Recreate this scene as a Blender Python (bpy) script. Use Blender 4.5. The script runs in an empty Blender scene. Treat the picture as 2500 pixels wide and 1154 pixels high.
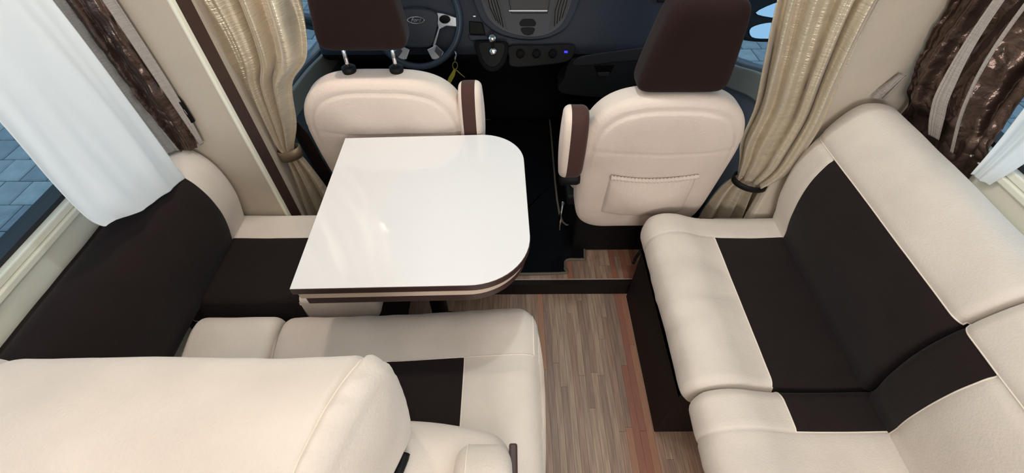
import bpy, bmesh, math, random
from mathutils import Vector, noise
random.seed(4)
C = bpy.context.scene.collection
pi = math.pi

# ---------------------------------------------------------------- camera, world, lights, exposure
CAM_H, CAM_PITCH, CAM_YAW, FPX = 1.60, 49.0, 0.4, 1090.0
cd = bpy.data.cameras.new('camera'); cam = bpy.data.objects.new('camera', cd); C.objects.link(cam)
cam.location = (0, 0, CAM_H); cam.rotation_euler = (math.radians(90-CAM_PITCH), 0, math.radians(-CAM_YAW))
cd.sensor_width = 36; cd.lens = 36*FPX/2500; cd.clip_start = 0.02
bpy.context.scene.camera = cam
w = bpy.data.worlds.new('world'); bpy.context.scene.world = w; w.use_nodes = True
bg = w.node_tree.nodes['Background']; bg.inputs[0].default_value = (0.66, 0.87, 1.0, 1); bg.inputs[1].default_value = 1.2
def area(name, loc, size, power, col, rot=(0, 0, 0), size_y=None):
    l = bpy.data.lights.new(name, 'AREA'); l.energy = power; l.color = col; l.size = size
    if size_y: l.shape = 'RECTANGLE'; l.size_y = size_y
    o = bpy.data.objects.new(name, l); o.location = loc; o.rotation_euler = rot; C.objects.link(o); return o
area('ceiling_fill', (0.1, 0.2, 1.955), 1.7, 7.5, (0.98, 0.99, 1.0), size_y=1.8)  # added soft fill below the ceiling to even out brightness, not a fitted panel
area('rear_fill', (0.25, -1.7, 1.55), 0.9, 26, (1.0, 0.975, 0.96), rot=(math.radians(78), 0, 0), size_y=0.5)  # added fill from behind the camera, brightens seat backs and pillars
area('ceiling_light_rear', (-0.45, -0.25, 1.94), 0.25, 1.5, (1.0, 0.66, 0.38))
area('ceiling_light_cool', (0.12, 1.10, 1.94), 0.06, 4.2, (0.84, 1.0, 0.98))
area('ceiling_light_front', (-0.62, 1.12, 1.94), 0.06, 4.2, (1.0, 0.82, 0.70))
vs = bpy.context.scene.view_settings
vs.view_transform = 'Standard'; vs.look = 'None'; vs.gamma = 1; vs.use_curve_mapping = False; vs.exposure = 0.0

# ---------------------------------------------------------------- materials
def lin(c): return tuple((x/255/12.92 if x/255 <= 0.04045 else ((x/255+0.055)/1.055)**2.4) for x in c) + (1,)
def mat(name, col, rough=0.6, metal=0.0, bump=0.0, bscale=60, var=0.0, vscale=6, spec=0.5, sheen=0.0, coat=0.0, stretch=None, emit=None, estr=1.0, detail=3):
    m = bpy.data.materials.new(name); m.use_nodes = True; nt = m.node_tree; b = nt.nodes['Principled BSDF']
    b.inputs['Base Color'].default_value = lin(col); b.inputs['Roughness'].default_value = rough
    b.inputs['Metallic'].default_value = metal; b.inputs['Specular IOR Level'].default_value = spec
    b.inputs['Sheen Weight'].default_value = sheen; b.inputs['Sheen Roughness'].default_value = 0.5
    b.inputs['Coat Weight'].default_value = coat; b.inputs['Coat Roughness'].default_value = 0.06
    if emit: b.inputs['Emission Color'].default_value = lin(emit); b.inputs['Emission Strength'].default_value = estr
    if bump or var:
        tc = nt.nodes.new('ShaderNodeTexCoord'); mp = nt.nodes.new('ShaderNodeMapping')
        nt.links.new(tc.outputs['Object'], mp.inputs[0])
        if stretch: mp.inputs['Scale'].default_value = stretch
    if var:
        n = nt.nodes.new('ShaderNodeTexNoise'); n.inputs['Scale'].default_value = vscale; n.inputs['Detail'].default_value = 4
        nt.links.new(mp.outputs[0], n.inputs['Vector'])
        r = nt.nodes.new('ShaderNodeMapRange'); r.inputs[1].default_value = 0.3; r.inputs[2].default_value = 0.7
        r.inputs[3].default_value = 1-var; r.inputs[4].default_value = 1+var*0.4
        nt.links.new(n.outputs[0], r.inputs[0])
        x = nt.nodes.new('ShaderNodeVectorMath'); x.operation = 'SCALE'; x.inputs[0].default_value = lin(col)[:3]
        nt.links.new(r.outputs[0], x.inputs['Scale']); nt.links.new(x.outputs[0], b.inputs['Base Color'])
    if bump:
        n2 = nt.nodes.new('ShaderNodeTexNoise'); n2.inputs['Scale'].default_value = bscale; n2.inputs['Detail'].default_value = detail
        nt.links.new(mp.outputs[0], n2.inputs['Vector'])
        bp = nt.nodes.new('ShaderNodeBump'); bp.inputs['Strength'].default_value = bump; bp.inputs['Distance'].default_value = 0.004
        nt.links.new(n2.outputs[0], bp.inputs['Height']); nt.links.new(bp.outputs[0], b.inputs['Normal'])
    return m
CREAM = mat('cream_suede', (212, 202, 192), 0.85, bump=0.25, bscale=220, var=0.09, vscale=7, sheen=0.25, spec=0.2)
CREAM2 = mat('cab_cover_suede', (218, 202, 190), 0.88, bump=0.3, bscale=160, var=0.06, vscale=7, sheen=0.2, spec=0.15)
PIPE = mat('cream_piping', (228, 218, 205), 0.7, spec=0.3)
DARK = mat('dark_brown_suede', (32, 24, 24), 0.9, bump=0.3, bscale=240, var=0.18, vscale=8, sheen=0.06, spec=0.15)
HEAD = mat('chocolate_cover', (36, 22, 20), 0.9, bump=0.3, bscale=200, var=0.12, vscale=10, sheen=0.05, spec=0.12)
STRAP = mat('chocolate_armrest', (68, 44, 40), 0.8, bump=0.2, bscale=200, sheen=0.1, spec=0.2)
WHITE = mat('gloss_white_laminate', (222, 221, 222), 0.09, spec=0.5, coat=0.4)
EDGE = mat('dark_edge_band', (58, 40, 38), 0.35)
LEAF = mat('greige_laminate', (196, 178, 162), 0.4)
WALL = mat('wall_lining', (206, 196, 180), 0.75, bump=0.12, bscale=350, var=0.04, vscale=4)
WALLR = mat('pillar_suede', (196, 184, 168), 0.85, bump=0.15, bscale=300, var=0.07, vscale=5, sheen=0.15, spec=0.2)
TRIM = mat('cream_plastic', (232, 230, 214), 0.35)
CEIL = mat('ceiling_white', (235, 230, 222), 0.6)
WOODD = mat('wenge_board', (27, 18, 16), 0.7, spec=0.25, bump=0.1, bscale=40, var=0.2, vscale=14, stretch=(1, 1, 6))
BLACK = mat('black_plastic', (8, 8, 9), 0.6, spec=0.25)
BLACKM = mat('black_carpet', (9, 9, 11), 0.95, bump=0.6, bscale=300, spec=0.1)
MATC = mat('mat_velour', (11, 13, 17), 0.95, bump=0.5, bscale=280, spec=0.1)
BIND = mat('mat_binding', (104, 96, 84), 0.8)
CHROME = mat('chrome', (225, 225, 228), 0.12, metal=1.0)
SILV = mat('satin_silver', (190, 196, 204), 0.25, metal=0.9)
DASH = mat('dashboard_blue_grey', (38, 44, 58), 0.62, bump=0.15, bscale=300)
DASHL = mat('dashboard_console_grey', (62, 62, 68), 0.5)
DASHD = mat('dashboard_black', (9, 10, 12), 0.75, spec=0.2, bump=0.15, bscale=300)
DASHG = mat('glovebox_grey', (42, 43, 46), 0.6, bump=0.1, bscale=300)
DOORG = mat('cab_door_grey', (92, 98, 108), 0.6, bump=0.1, bscale=200)
DOORL = mat('cab_door_light_grey', (128, 128, 122), 0.6)
GLOSSB = mat('black_gloss', (8, 8, 10), 0.12)
WHEELM = mat('wheel_leather', (44, 56, 70), 0.38)
HUBM = mat('wheel_hub', (33, 38, 47), 0.5, bump=0.1, bscale=300)
SCREEN = mat('screen_glass', (24, 27, 28), 0.15)
BLUELED = mat('blue_led', (20, 20, 255), 0.4, emit=(30, 25, 255), estr=5.0)
YELLOW = mat('yellow_tag', (150, 142, 40), 0.5)
EMBB = mat('emblem_blue', (16, 24, 52), 0.25)
GASK = mat('rubber_gasket', (22, 26, 34), 0.6)
GOLD = mat('champagne_satin', (214, 201, 178), 0.28, metal=0.5, bump=0.5, bscale=26, var=0.10, vscale=9, stretch=(1, 1, 9), sheen=0.3)
TIE = mat('tieback_satin', (128, 112, 92), 0.4, metal=0.3)
BROWNS = mat('brown_satin', (96, 78, 70), 0.20, metal=0.65, bump=1.0, bscale=34, var=0.3, vscale=14, stretch=(1, 1, 1.6), detail=6)
LINEN = mat('grey_linen', (160, 152, 146), 0.75, bump=0.5, bscale=60, stretch=(1, 1, 8), var=0.08, vscale=20)
PAVB = mat('joint_sand', (58, 66, 76), 0.95, bump=0.4, bscale=60)
MIRG = mat('mirror_glass', (210, 225, 240), 0.04, metal=1.0)
def sheer_mat():
    m = bpy.data.materials.new('white_sheer'); m.use_nodes = True; nt = m.node_tree; nt.nodes.clear()
    o = nt.nodes.new('ShaderNodeOutputMaterial'); d = nt.nodes.new('ShaderNodeBsdfDiffuse'); t = nt.nodes.new('ShaderNodeBsdfTranslucent')
    tr = nt.nodes.new('ShaderNodeBsdfTransparent'); m1 = nt.nodes.new('ShaderNodeMixShader'); m2 = nt.nodes.new('ShaderNodeMixShader')
    d.inputs[0].default_value = lin((246, 250, 252)); t.inputs[0].default_value = lin((240, 248, 252))
    m1.inputs[0].default_value = 0.35; m2.inputs[0].default_value = 0.05
    nt.links.new(d.outputs[0], m1.inputs[1]); nt.links.new(t.outputs[0], m1.inputs[2])
    nt.links.new(m1.outputs[0], m2.inputs[1]); nt.links.new(tr.outputs[0], m2.inputs[2]); nt.links.new(m2.outputs[0], o.inputs[0]); return m
SHEER = sheer_mat()
def glass_mat():
    m = bpy.data.materials.new('window_glass'); m.use_nodes = True; nt = m.node_tree; nt.nodes.clear()
    o = nt.nodes.new('ShaderNodeOutputMaterial'); g = nt.nodes.new('ShaderNodeBsdfGlossy'); tr = nt.nodes.new('ShaderNodeBsdfTransparent')
    g.inputs['Roughness'].default_value = 0.02; tr.inputs[0].default_value = (0.78, 0.87, 0.93, 1)
    mx = nt.nodes.new('ShaderNodeMixShader'); mx.inputs[0].default_value = 0.06
    nt.links.new(tr.outputs[0], mx.inputs[1]); nt.links.new(g.outputs[0], mx.inputs[2]); nt.links.new(mx.outputs[0], o.inputs[0]); return m
GLASS = glass_mat()
WOODS = [mat('oak_strip', c, 0.42, bump=0.12, bscale=30, var=0.40, vscale=16, stretch=(9, 0.5, 1)) for c in
         [(166, 140, 122), (154, 128, 112), (174, 148, 127), (150, 124, 110), (162, 132, 113), (168, 142, 122)]]
REDS = [mat('cherry_strip', c, 0.42, bump=0.12, bscale=30, var=0.16, vscale=22, stretch=(9, 0.7, 1)) for c in
        [(160, 110, 90), (152, 102, 85), (170, 126, 100), (164, 120, 97)]]
PAVS = [mat('paver_concrete', c, 0.85, bump=0.7, bscale=30, var=0.2, vscale=9) for c in [(138, 147, 153), (122, 132, 140), (150, 158, 162), (130, 139, 147)]]

# ---------------------------------------------------------------- object helpers
ORG = {}
def org(p): return ORG.get(p.name, Vector((0, 0, 0))) if p else Vector((0, 0, 0))
def tag(o, label=None, cat=None, group=None, kind=None):
    if label: o['label'] = label
    if cat: o['category'] = cat
    if group: o['group'] = group
    if kind: o['kind'] = kind
    return o
def thing(name, loc, label=None, cat=None, group=None, kind=None):
    o = bpy.data.objects.new(name, None); C.objects.link(o); o.location = loc; o.empty_display_size = 0.05
    ORG[o.name] = Vector(loc); return tag(o, label, cat, group, kind)
def build(name, vs_, fs, m, parent=None, smooth=True, base=None):
    """vertices come in world coordinates; the origin goes to the parent's (or to base)"""
    o0 = org(parent) if parent else (Vector(base) if base is not None else Vector((0, 0, 0)))
    used = sorted({i for f in fs for i in f}); ix = {v: k for k, v in enumerate(used)}
    me = bpy.data.meshes.new(name)
    me.from_pydata([tuple(Vector(vs_[i])-o0) for i in used], [], [[ix[i] for i in f] for f in fs]); me.update()
    me.materials.append(m)
    if smooth: me.polygons.foreach_set('use_smooth', [True]*len(me.polygons))
    o = bpy.data.objects.new(name, me); C.objects.link(o)
    if parent: o.parent = parent
    else: o.location = o0
    ORG[o.name] = o0; return o
def bevel(o, wd=0.004, seg=2, ang=35):
    md = o.modifiers.new('bevel', 'BEVEL'); md.width = wd; md.segments = seg; md.limit_method = 'ANGLE'; md.angle_limit = math.radians(ang)
    md.harden_normals = False; return o
def box(name, x0, x1, y0, y1, z0, z1, m, parent=None, bv=0.0, base=None):
    v = [(x, y, z) for x in (x0, x1) for y in (y0, y1) for z in (z0, z1)]
    f = [(0, 1, 3, 2), (4, 6, 7, 5), (0, 4, 5, 1), (2, 3, 7, 6), (0, 2, 6, 4), (1, 5, 7, 3)]
    if base is None and parent is None: base = ((x0+x1)/2, (y0+y1)/2, z0)
    o = build(name, v, f, m, parent, False, base)
    if bv: bevel(o, bv)
    return o
class Frame:
    def __init__(s, o, u, v): s.o = Vector(o); s.u = Vector(u).normalized(); s.v = Vector(v).normalized(); s.n = s.u.cross(s.v)
    def p(s, a, b, c=0.0): return s.o+s.u*a+s.v*b+s.n*c
def plate(name, pts, fr, c0, c1, m, parent=None, bv=0.0, smooth=False, base=None):
    """polygon pts (u, v) in frame, from height c0 to c1 along the frame's normal"""
    n = len(pts); v = [fr.p(a, b, c1) for a, b in pts]+[fr.p(a, b, c0) for a, b in pts]
    f = [tuple(range(n)), tuple(range(2*n-1, n-1, -1))]+[(i, i+n, (i+1) % n+n, (i+1) % n) for i in range(n)]
    if sum(pts[i][0]*pts[(i+1) % n][1]-pts[(i+1) % n][0]*pts[i][1] for i in range(n)) < 0: f = [tuple(reversed(q)) for q in f]
    o = build(name, v, f, m, parent, smooth, base)
    if bv: bevel(o, bv)
    return o
def tube(name, path, r, m, parent=None, closed=False, n=8, base=None):
    P = [Vector(p) for p in path]; N = len(P); v = []; f = []; up = Vector((0.13, 0.27, 0.95)).normalized()
    for i, p in enumerate(P):
        a = P[(i-1) % N] if (closed or i > 0) else p; b = P[(i+1) % N] if (closed or i < N-1) else p
        t = (b-a).normalized() if (b-a).length > 1e-9 else Vector((0, 0, 1))
        s = t.cross(up); s = s.normalized() if s.length > 1e-3 else Vector((1, 0, 0)); q = s.cross(t)
        rr = r(i/(N-1)) if callable(r) else r
        for k in range(n): v.append(p+(s*math.cos(2*pi*k/n)+q*math.sin(2*pi*k/n))*rr)
    for i in range(N if closed else N-1):
        for k in range(n):
            j = (i+1) % N; f.append((i*n+k, i*n+(k+1) % n, j*n+(k+1) % n, j*n+k))
    if not closed: f.append(tuple(range(n-1, -1, -1))); f.append(tuple((N-1)*n+k for k in range(n)))
    return build(name, v, f, m, parent, True, base)
def lathe(name, prof, o, ax, m, parent=None, n=28):
    ax = Vector(ax).normalized(); s = ax.orthogonal().normalized(); q = ax.cross(s); o = Vector(o); v = []; f = []
    for r, h in prof:
        for k in range(n): v.append(o+ax*h+(s*math.cos(2*pi*k/n)+q*math.sin(2*pi*k/n))*r)
    for i in range(len(prof)-1):
        for k in range(n): f.append((i*n+k, i*n+(k+1) % n, (i+1)*n+(k+1) % n, (i+1)*n+k))
    f.append(tuple(range(n-1, -1, -1))); f.append(tuple((len(prof)-1)*n+k for k in range(n)))
    return build(name, v, f, m, parent)
def cr(pts, seg=8, closed=True):
    """Catmull-Rom through points"""
    out = []; N = len(pts); P = [Vector(p) for p in pts]
    for i in range(N if closed else N-1):
        g = (lambda k: P[k % N]) if closed else (lambda k: P[min(max(k, 0), N-1)])
        a, b, c, d = g(i-1), g(i), g(i+1), g(i+2)
        for k in range(seg):
            t = k/seg; out.append(0.5*((2*b)+(c-a)*t+(2*a-5*b+4*c-d)*t*t+(-a+3*b-3*c+d)*t**3))
    if not closed: out.append(P[-1])
    return out
def cuts(P, items):
    """insert vertices where the closed 2D profile crosses coordinate item=(axis, value)"""
    for ax, val in items:
        Q = []
        for i, p in enumerate(P):
            q = P[(i+1) % len(P)]; Q.append(p)
            a, b = p[ax]-val, q[ax]-val
            if a*b < 0 and min(abs(a), abs(b)) > 1e-5: Q.append(p.lerp(q, a/(a-b)))
        P = Q
    return P
def loft(prof, a0, a1, axis, r0, r1, seams=(), step=0.025, cap=0.008, wr=0.0015, disp=None, seam_if=None, flat0=None):
    A = sum(prof[i][0]*prof[(i+1) % len(prof)][1]-prof[(i+1) % len(prof)][0]*prof[i][1] for i in range(len(prof)))
    if A < 0: prof = prof[::-1]
    n = len(prof); nr = []
    for i in range(n):
        t = Vector((0, 0))
        for k in (1, 2, 3): t += (Vector(prof[(i+k) % n])-Vector(prof[(i-k) % n]))
        t = t.normalized() if t.length > 1e-9 else Vector((1, 0)); nr.append(Vector((t[1], -t[0])))
    st = []
    K = 7
    if r0 > 0: st += [(a0+r0*(1-math.cos(pi/2*k/K)), r0*(1-math.sin(pi/2*k/K))) for k in range(K)]
    lo, hi = a0+r0, a1-r1; m = max(1, round((hi-lo)/step)); mids = [lo+(hi-lo)*k/m for k in range(m+1)]
    for s in seams:
        mids = [x for x in mids if abs(x-s) > 0.014]+[s-0.009, s-0.004, s, s+0.004, s+0.009]
    st += [(x, 0.0) for x in sorted(mids)]
    if r1 > 0: st += [(a1-r1*(1-math.cos(pi/2*k/K)), r1*(1-math.sin(pi/2*k/K))) for k in range(K-1, -1, -1)]
    cen = sum((Vector(p) for p in prof), Vector((0, 0)))/n
    rings = []
    def ring(s, ins, sc=1.0): return [(cen+((Vector(p)-q*ins)-cen)*sc, s) for p, q in zip(prof, nr)]
    for k, sc in enumerate(() if flat0 is not None else (0.15, 0.4, 0.7, 0.9)): rings.append(ring(a0-cap*(1-sc*sc), st[0][1], sc))
    for s, ins in st: rings.append(ring(s, ins))
    for k, sc in enumerate((0.9, 0.7, 0.4, 0.15)): rings.append(ring(a1+cap*(1-sc*sc), st[-1][1], sc))
    v = []
    for R in rings:
        for j, (p, s) in enumerate(R):
            q = nr[j]
            nz = noise.noise(Vector((p[0]*7, p[1]*7, s*7)))*wr*1.6+noise.noise(Vector((p[0]*22, p[1]*22, s*22)))*wr*0.5
            g = sum(-0.003*math.exp(-((s-x)/0.0045)**2) for x in seams) if (seam_if is None or seam_if(p)) else 0
            d = nz+g+(disp(p, s) if disp else 0)
            p2 = p+q*d
            v.append(Vector((p2[0], s, p2[1])) if axis == 'Y' else Vector((s, p2[0], p2[1])))
    f = []
    for i in range(len(rings)-1):
        for k in range(n): f.append((i*n+k, (i+1)*n+k, (i+1)*n+(k+1) % n, i*n+(k+1) % n))
    if flat0 is None: f.append(tuple(range(n)))
    else:   # flat end in two pieces, so that a seam can cross it
        f.append(tuple(k for k in range(n) if prof[k][0] <= flat0+1e-4)); f.append(tuple(k for k in range(n) if prof[k][0] >= flat0-1e-4))
    f.append(tuple((len(rings)-1)*n+k for k in range(n-1, -1, -1)))
    if axis == 'X': f = [tuple(reversed(q)) for q in f]
    return v, f
def chains(edges):
    adj = {}
    for a, b in edges: adj.setdefault(a, []).append(b); adj.setdefault(b, []).append(a)
    left = {tuple(sorted(e)) for e in edges}; out = []
    while left:
        ends = [a for e in left for a in e if len([b for b in adj[a] if tuple(sorted((a, b))) in left]) == 1]
        cur = min(ends) if ends else min(left)[0]; ch = [cur]
        while True:
            nx = [b for b in adj[cur] if tuple(sorted((cur, b))) in left]
            if not nx: break
            left.discard(tuple(sorted((cur, nx[0])))); cur = nx[0]; ch.append(cur)
        out.append(ch)
    return out
def split(name, v, f, m, parent, panels, piping=True, pre=None):
    """body + panels [(name, predicate(center), material, label)] -> body mesh, panel children, piping along the borders"""
    cls = []
    for q in f:
        c = sum(((pre or v)[i] for i in q), Vector((0, 0, 0)))/len(q)
        cls.append(next((k for k, p in enumerate(panels) if p[1](c)), -1))
    body = build(name, v, [q for q, k in zip(f, cls) if k == -1], m, parent)
    for k, (pn, pr, pm, pl) in enumerate(panels):
        ff = [q for q, kk in zip(f, cls) if kk == k]
        if ff:
            o = build(pn, v, ff, pm, body)
            if pl: o['label'] = pl
    if piping:
        em = {}
        for q, k in zip(f, cls):
            for i in range(len(q)): em.setdefault(tuple(sorted((q[i], q[(i+1) % len(q)]))), []).append(k)
        for ch in chains([e for e, ks in em.items() if len(ks) == 2 and ks[0] != ks[1]]):
            if len(ch) > 3: tube('piping', [v[i] for i in ch], 0.0017, PIPE, body, n=6)
    return body
def superq(a, b, c, e1, e2, warp=None, nu=72, nv=40, e3=None):
    """pillow: outline in XZ (exponent e2), thickness along Y (exponent e1)"""
    sg = lambda t, e: math.copysign(abs(t)**e, t)
    v = []; f = []
    hs = []; K = nv//4; rc = 0.93; hc = math.acos(rc**(1/e1))
    for k in range(K): hs.append(math.acos(min(1, max(1e-4, rc*k/K))**(1/e1)))
    for k in range(K+1): hs.append(hc*(1-k/K))
    hs = [-h for h in hs]+[h for h in reversed(hs)][1:]; nv = len(hs)-1
    for i in range(nv+1):
        h = hs[i]
        for k in range(nu):
            o = 2*pi*k/nu; ee = e2 if (e3 is None or k <= nu//2) else e3
            p = Vector((a*sg(math.cos(h), e1)*sg(math.cos(o), ee), b*sg(math.sin(h), e1), c*sg(math.cos(h), e1)*sg(math.sin(o), ee)))
            v.append(warp(p, h, o) if warp else p)
    for i in range(nv):
        for k in range(nu): f.append((i*nu+k, (i+1)*nu+k, (i+1)*nu+(k+1) % nu, i*nu+(k+1) % nu))
    return v, [tuple(reversed(q)) for q in f]
def cloth(name, rows, m, parent, folds=6, nu=110, nv=50, seed=0, thick=0.0016, shape=None, base=None, crk=0.0):
    """rows: (z, xl, yl, xr, yr, fold depth) from top to bottom"""
    R = cr([Vector(r) for r in rows], 12, closed=False) if False else None
    def at(t):
        x = t*(len(rows)-1); i = min(int(x), len(rows)-2); u = x-i
        g = lambda k: rows[min(max(k, 0), len(rows)-1)]
        a, b, c, d = g(i-1), g(i), g(i+1), g(i+2)
        return [0.5*((2*b[j])+(c[j]-a[j])*u+(2*a[j]-5*b[j]+4*c[j]-d[j])*u*u+(-a[j]+3*b[j]-3*c[j]+d[j])*u**3) for j in range(6)]
    v = []; f = []
    for i in range(nv+1):
        z, xl, yl, xr, yr, am = at(i/nv); d = Vector((xr-xl, yr-yl, 0)); nn = Vector((-d.y, d.x, 0)).normalized()
        for k in range(nu+1):
            u = k/nu; uu = u+0.03*noise.noise(Vector((u*3, z*1.2, seed)))
            ph = 2*pi*folds*uu+1.1*noise.noise(Vector((u*2.2, z*1.5, seed+5)))*pi
            s = math.sin(ph)+0.35*math.sin(2.3*ph+seed)+0.5*noise.noise(Vector((u*9, z*4, seed+9)))
            p = Vector((xl, yl, z))+d*uu+nn*am*s
            if crk:
                W_ = d.length*u; q_ = Vector((W_*16+0.4*noise.noise(Vector((z*20, W_*20, 1))), z*13, seed))
                p += nn*crk*((1-abs(noise.noise(q_)*2.2))*1.0+(1-abs(noise.noise(q_*2.7)*2.2))*0.5)
            if shape: p = shape(p, u, i/nv)
            v.append(p)
    for i in range(nv):
        for k in range(nu): a = i*(nu+1)+k; f.append((a, a+1, a+nu+2, a+nu+1))
    o = build(name, v, f, m, parent, True, base)
    md = o.modifiers.new('thickness', 'SOLIDIFY'); md.thickness = thick; return o

# layout helper: where the sight line of a picture position meets a plane given in the world
_cp, _cy = math.radians(CAM_PITCH), math.radians(CAM_YAW)
_F = Vector((math.sin(_cy)*math.cos(_cp), math.cos(_cy)*math.cos(_cp), -math.sin(_cp))); _R = Vector((math.cos(_cy), -math.sin(_cy), 0)); _U = _R.cross(_F)
def meet(fr, px, py):
    d = _F*FPX+_R*(px-1250)-_U*(py-577); t = (fr.o-cam.location).dot(fr.n)/d.dot(fr.n); p = cam.location+d*t-fr.o
    return (p.dot(fr.u), p.dot(fr.v))

# ---------------------------------------------------------------- the setting
FZ = 0.07
fl = thing('floor', (0, 0, -0.02), kind='structure')
box('floor_base', -1.1, 1.12, -2.0, 1.066, -0.05, -0.008, WOODD, fl)
sw = 0.0235
meshes = {}
def strip(x0, x1, y0, y1, z, m):
    key = (round(x1-x0, 4), round(y1-y0, 3), m.name)
    if key not in meshes:
        a, b = (x1-x0)/2-0.0003, (y1-y0)/2-0.0004
        v = [(x, y, zz) for x in (-a, a) for y in (-b, b) for zz in (-0.008, 0)]
        me = bpy.data.meshes.new('strip'); me.from_pydata(v, [], [(0, 1, 3, 2), (4, 6, 7, 5), (0, 4, 5, 1), (2, 3, 7, 6), (0, 2, 6, 4), (1, 5, 7, 3)]); me.materials.append(m); meshes[key] = me
    o = bpy.data.objects.new('strip', meshes[key]); C.objects.link(o); o.parent = fl; o.location = Vector(((x0+x1)/2, (y0+y1)/2, z))-ORG[fl.name]
def woodpick(x):
    r = random.random()
    if 0.375 < x < 0.475: return random.choice(REDS) if r < 0.75 else random.choice(WOODS)
    return random.choice(REDS) if r < 0.02 else random.choice(WOODS)
x = 0.02
while x < 0.78:
    y = -0.25-random.random()*0.3
    while y < 1.066:
        L = random.choice((0.45, 0.6, 0.8)); y1 = min(y+L, 1.066)
        if y1 > 0.2 and y1-y > 0.02 and (x < 0.5 or y < 0.5): strip(x, x+sw, y, y1, 0.0, woodpick(x))
        y += L
    x += sw
x = -0.04
while x < 0.60:
    L = random.choice((0.07, 0.12, 0.16))
    if x < 0.19: strip(x, x+sw, 1.092, 1.13, FZ, woodpick(x))
    else:
        strip(x, x+sw, 1.092, 1.092+L, FZ, woodpick(x-0.055)); strip(x, x+sw, 1.092+L, 1.34, FZ, woodpick(x-0.055))
    x += sw
# floor beyond what the photo shows, one board surface
box('floor_sheet', -1.1, 0.02, -2.0, 1.066, -0.008, 0, WOODS[0], fl); box('floor_sheet', 0.02, 1.1, -2.0, -0.25, -0.008, -0.001, WOODS[1], fl)
fc = thing('floor_cab', (0, 1.7, 0), kind='structure')
box('cab_floor_base', -1.1, 1.12, 1.068, 3.1, -0.05, FZ-0.009, BLACKM, fc)
box('cab_carpet', 0.60, 1.1, 1.10, 3.1, FZ-0.009, FZ, BLACKM, fc); box('cab_carpet', -1.1, 0.60, 1.345, 3.1, FZ-0.009, FZ, BLACKM, fc)
box('cab_carpet', -1.1, 0.19, 1.13, 1.345, FZ-0.009, FZ, BLACKM, fc)
tr1 = thing('trim_1', (0.1, 1.08, 0), kind='structure')
box('step_riser', -0.6, 0.60, 1.064, 1.089, 0.0, FZ, WOODD, tr1)
box('step_nosing', -0.6, 0.60, 1.0885, 1.0925, FZ-0.004, FZ+0.0012, LEAF, tr1)

def side_wall(side, xi, xo, wz0, wz1, wy0, wy1):
    s = 1 if xo > xi else -1; a, b = min(xi, xo), max(xi, xo)
    W = thing('wall_'+side, ((xi+xo)/2, 0, 0), kind='structure')
    box('wall_panel', a, b, -2.0, 1.10, 0, wz0, TRIM, W, 0.004); box('wall_panel', a, b, -2.0, 1.10, wz1, 2.0, WALL, W)
    box('wall_panel', a, b, wy1, 1.10, wz0, wz1, WALL, W); box('wall_panel', a, b, -2.0, wy0, wz0, wz1, WALL, W)
    N = thing('window_1' if side == 'left' else 'window_2', ((xi+xo)/2, wy0, wz0), kind='structure')
    for k, (dx, h) in enumerate(((0.010, 0.016), (0.004, 0.034))):
        x0, x1 = sorted((xi-s*dx, xo))
        box('window_frame', x0, x1, wy0-0.03, wy1+0.03, wz0+0.000+0.017*k, wz0+h, TRIM, N, 0.003)
        box('window_frame', x0, x1, wy0-0.03, wy1+0.03, wz1-h, wz1-0.017*k, TRIM, N, 0.003)
    x0, x1 = sorted((xi+s*0.012, xo+s*0.012))
    box('gasket', x0, x1, wy0, wy1, wz0+0.03, wz0+0.045, GASK, N); box('gasket', x0, x1, wy0, wy1, wz1-0.05, wz1-0.03, GASK, N)
    box('gasket', x0, x1, wy1-0.02, wy1, wz0+0.04, wz1-0.04, GASK, N)
    x0, x1 = sorted((xo-s*0.004, xo)); box('pane', x0, x1, wy0, wy1, wz0+0.03, wz1-0.03, GLASS, N)
side_wall('left', -1.03, -1.075, 0.835, 1.50, -0.5, 0.98)
side_wall('right', 1.10, 1.145, 0.925, 1.50, -0.5, 0.98)
# partitions between living space and cab
pl = thing('wall_front_left', (-0.9, 1.09, 0), kind='structure')
box('partition', -1.10, -0.775, 1.078, 1.15, 0, 2.0, WALLR, pl)
box('edge_trim', -0.778, -0.768, 1.074, 1.094, 0, 2.0, TRIM, pl, 0.004)
box('dark_board', -0.775, -0.768, 1.094, 1.145, 0, 2.0, EDGE, pl)
box('cab_pillar_lining', -1.1, -0.80, 1.15, 1.30, 0, 2.0, WALLR, pl, 0.01)
pr = thing('wall_front_right', (0.95, 1.09, 0), kind='structure')
box('partition', 0.85, 1.145, 1.078, 1.12, 0, 2.0, WALLR, pr, 0.012)
box('cab_pillar_lining', 0.93, 1.145, 1.12, 1.27, 0, 2.0, WALLR, pr, 0.01)
box('wall_back', -1.1, 1.15, -2.05, -2.0, 0, 2.0, WALL)['kind'] = 'structure'
box('ceiling', -1.1, 1.15, -2.05, 1.2, 1.97, 2.03, CEIL)['kind'] = 'structure'
box('ceiling_cab', -1.0, 1.05, 1.2, 2.5, 1.62, 2.03, CEIL)['kind'] = 'structure'

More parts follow.
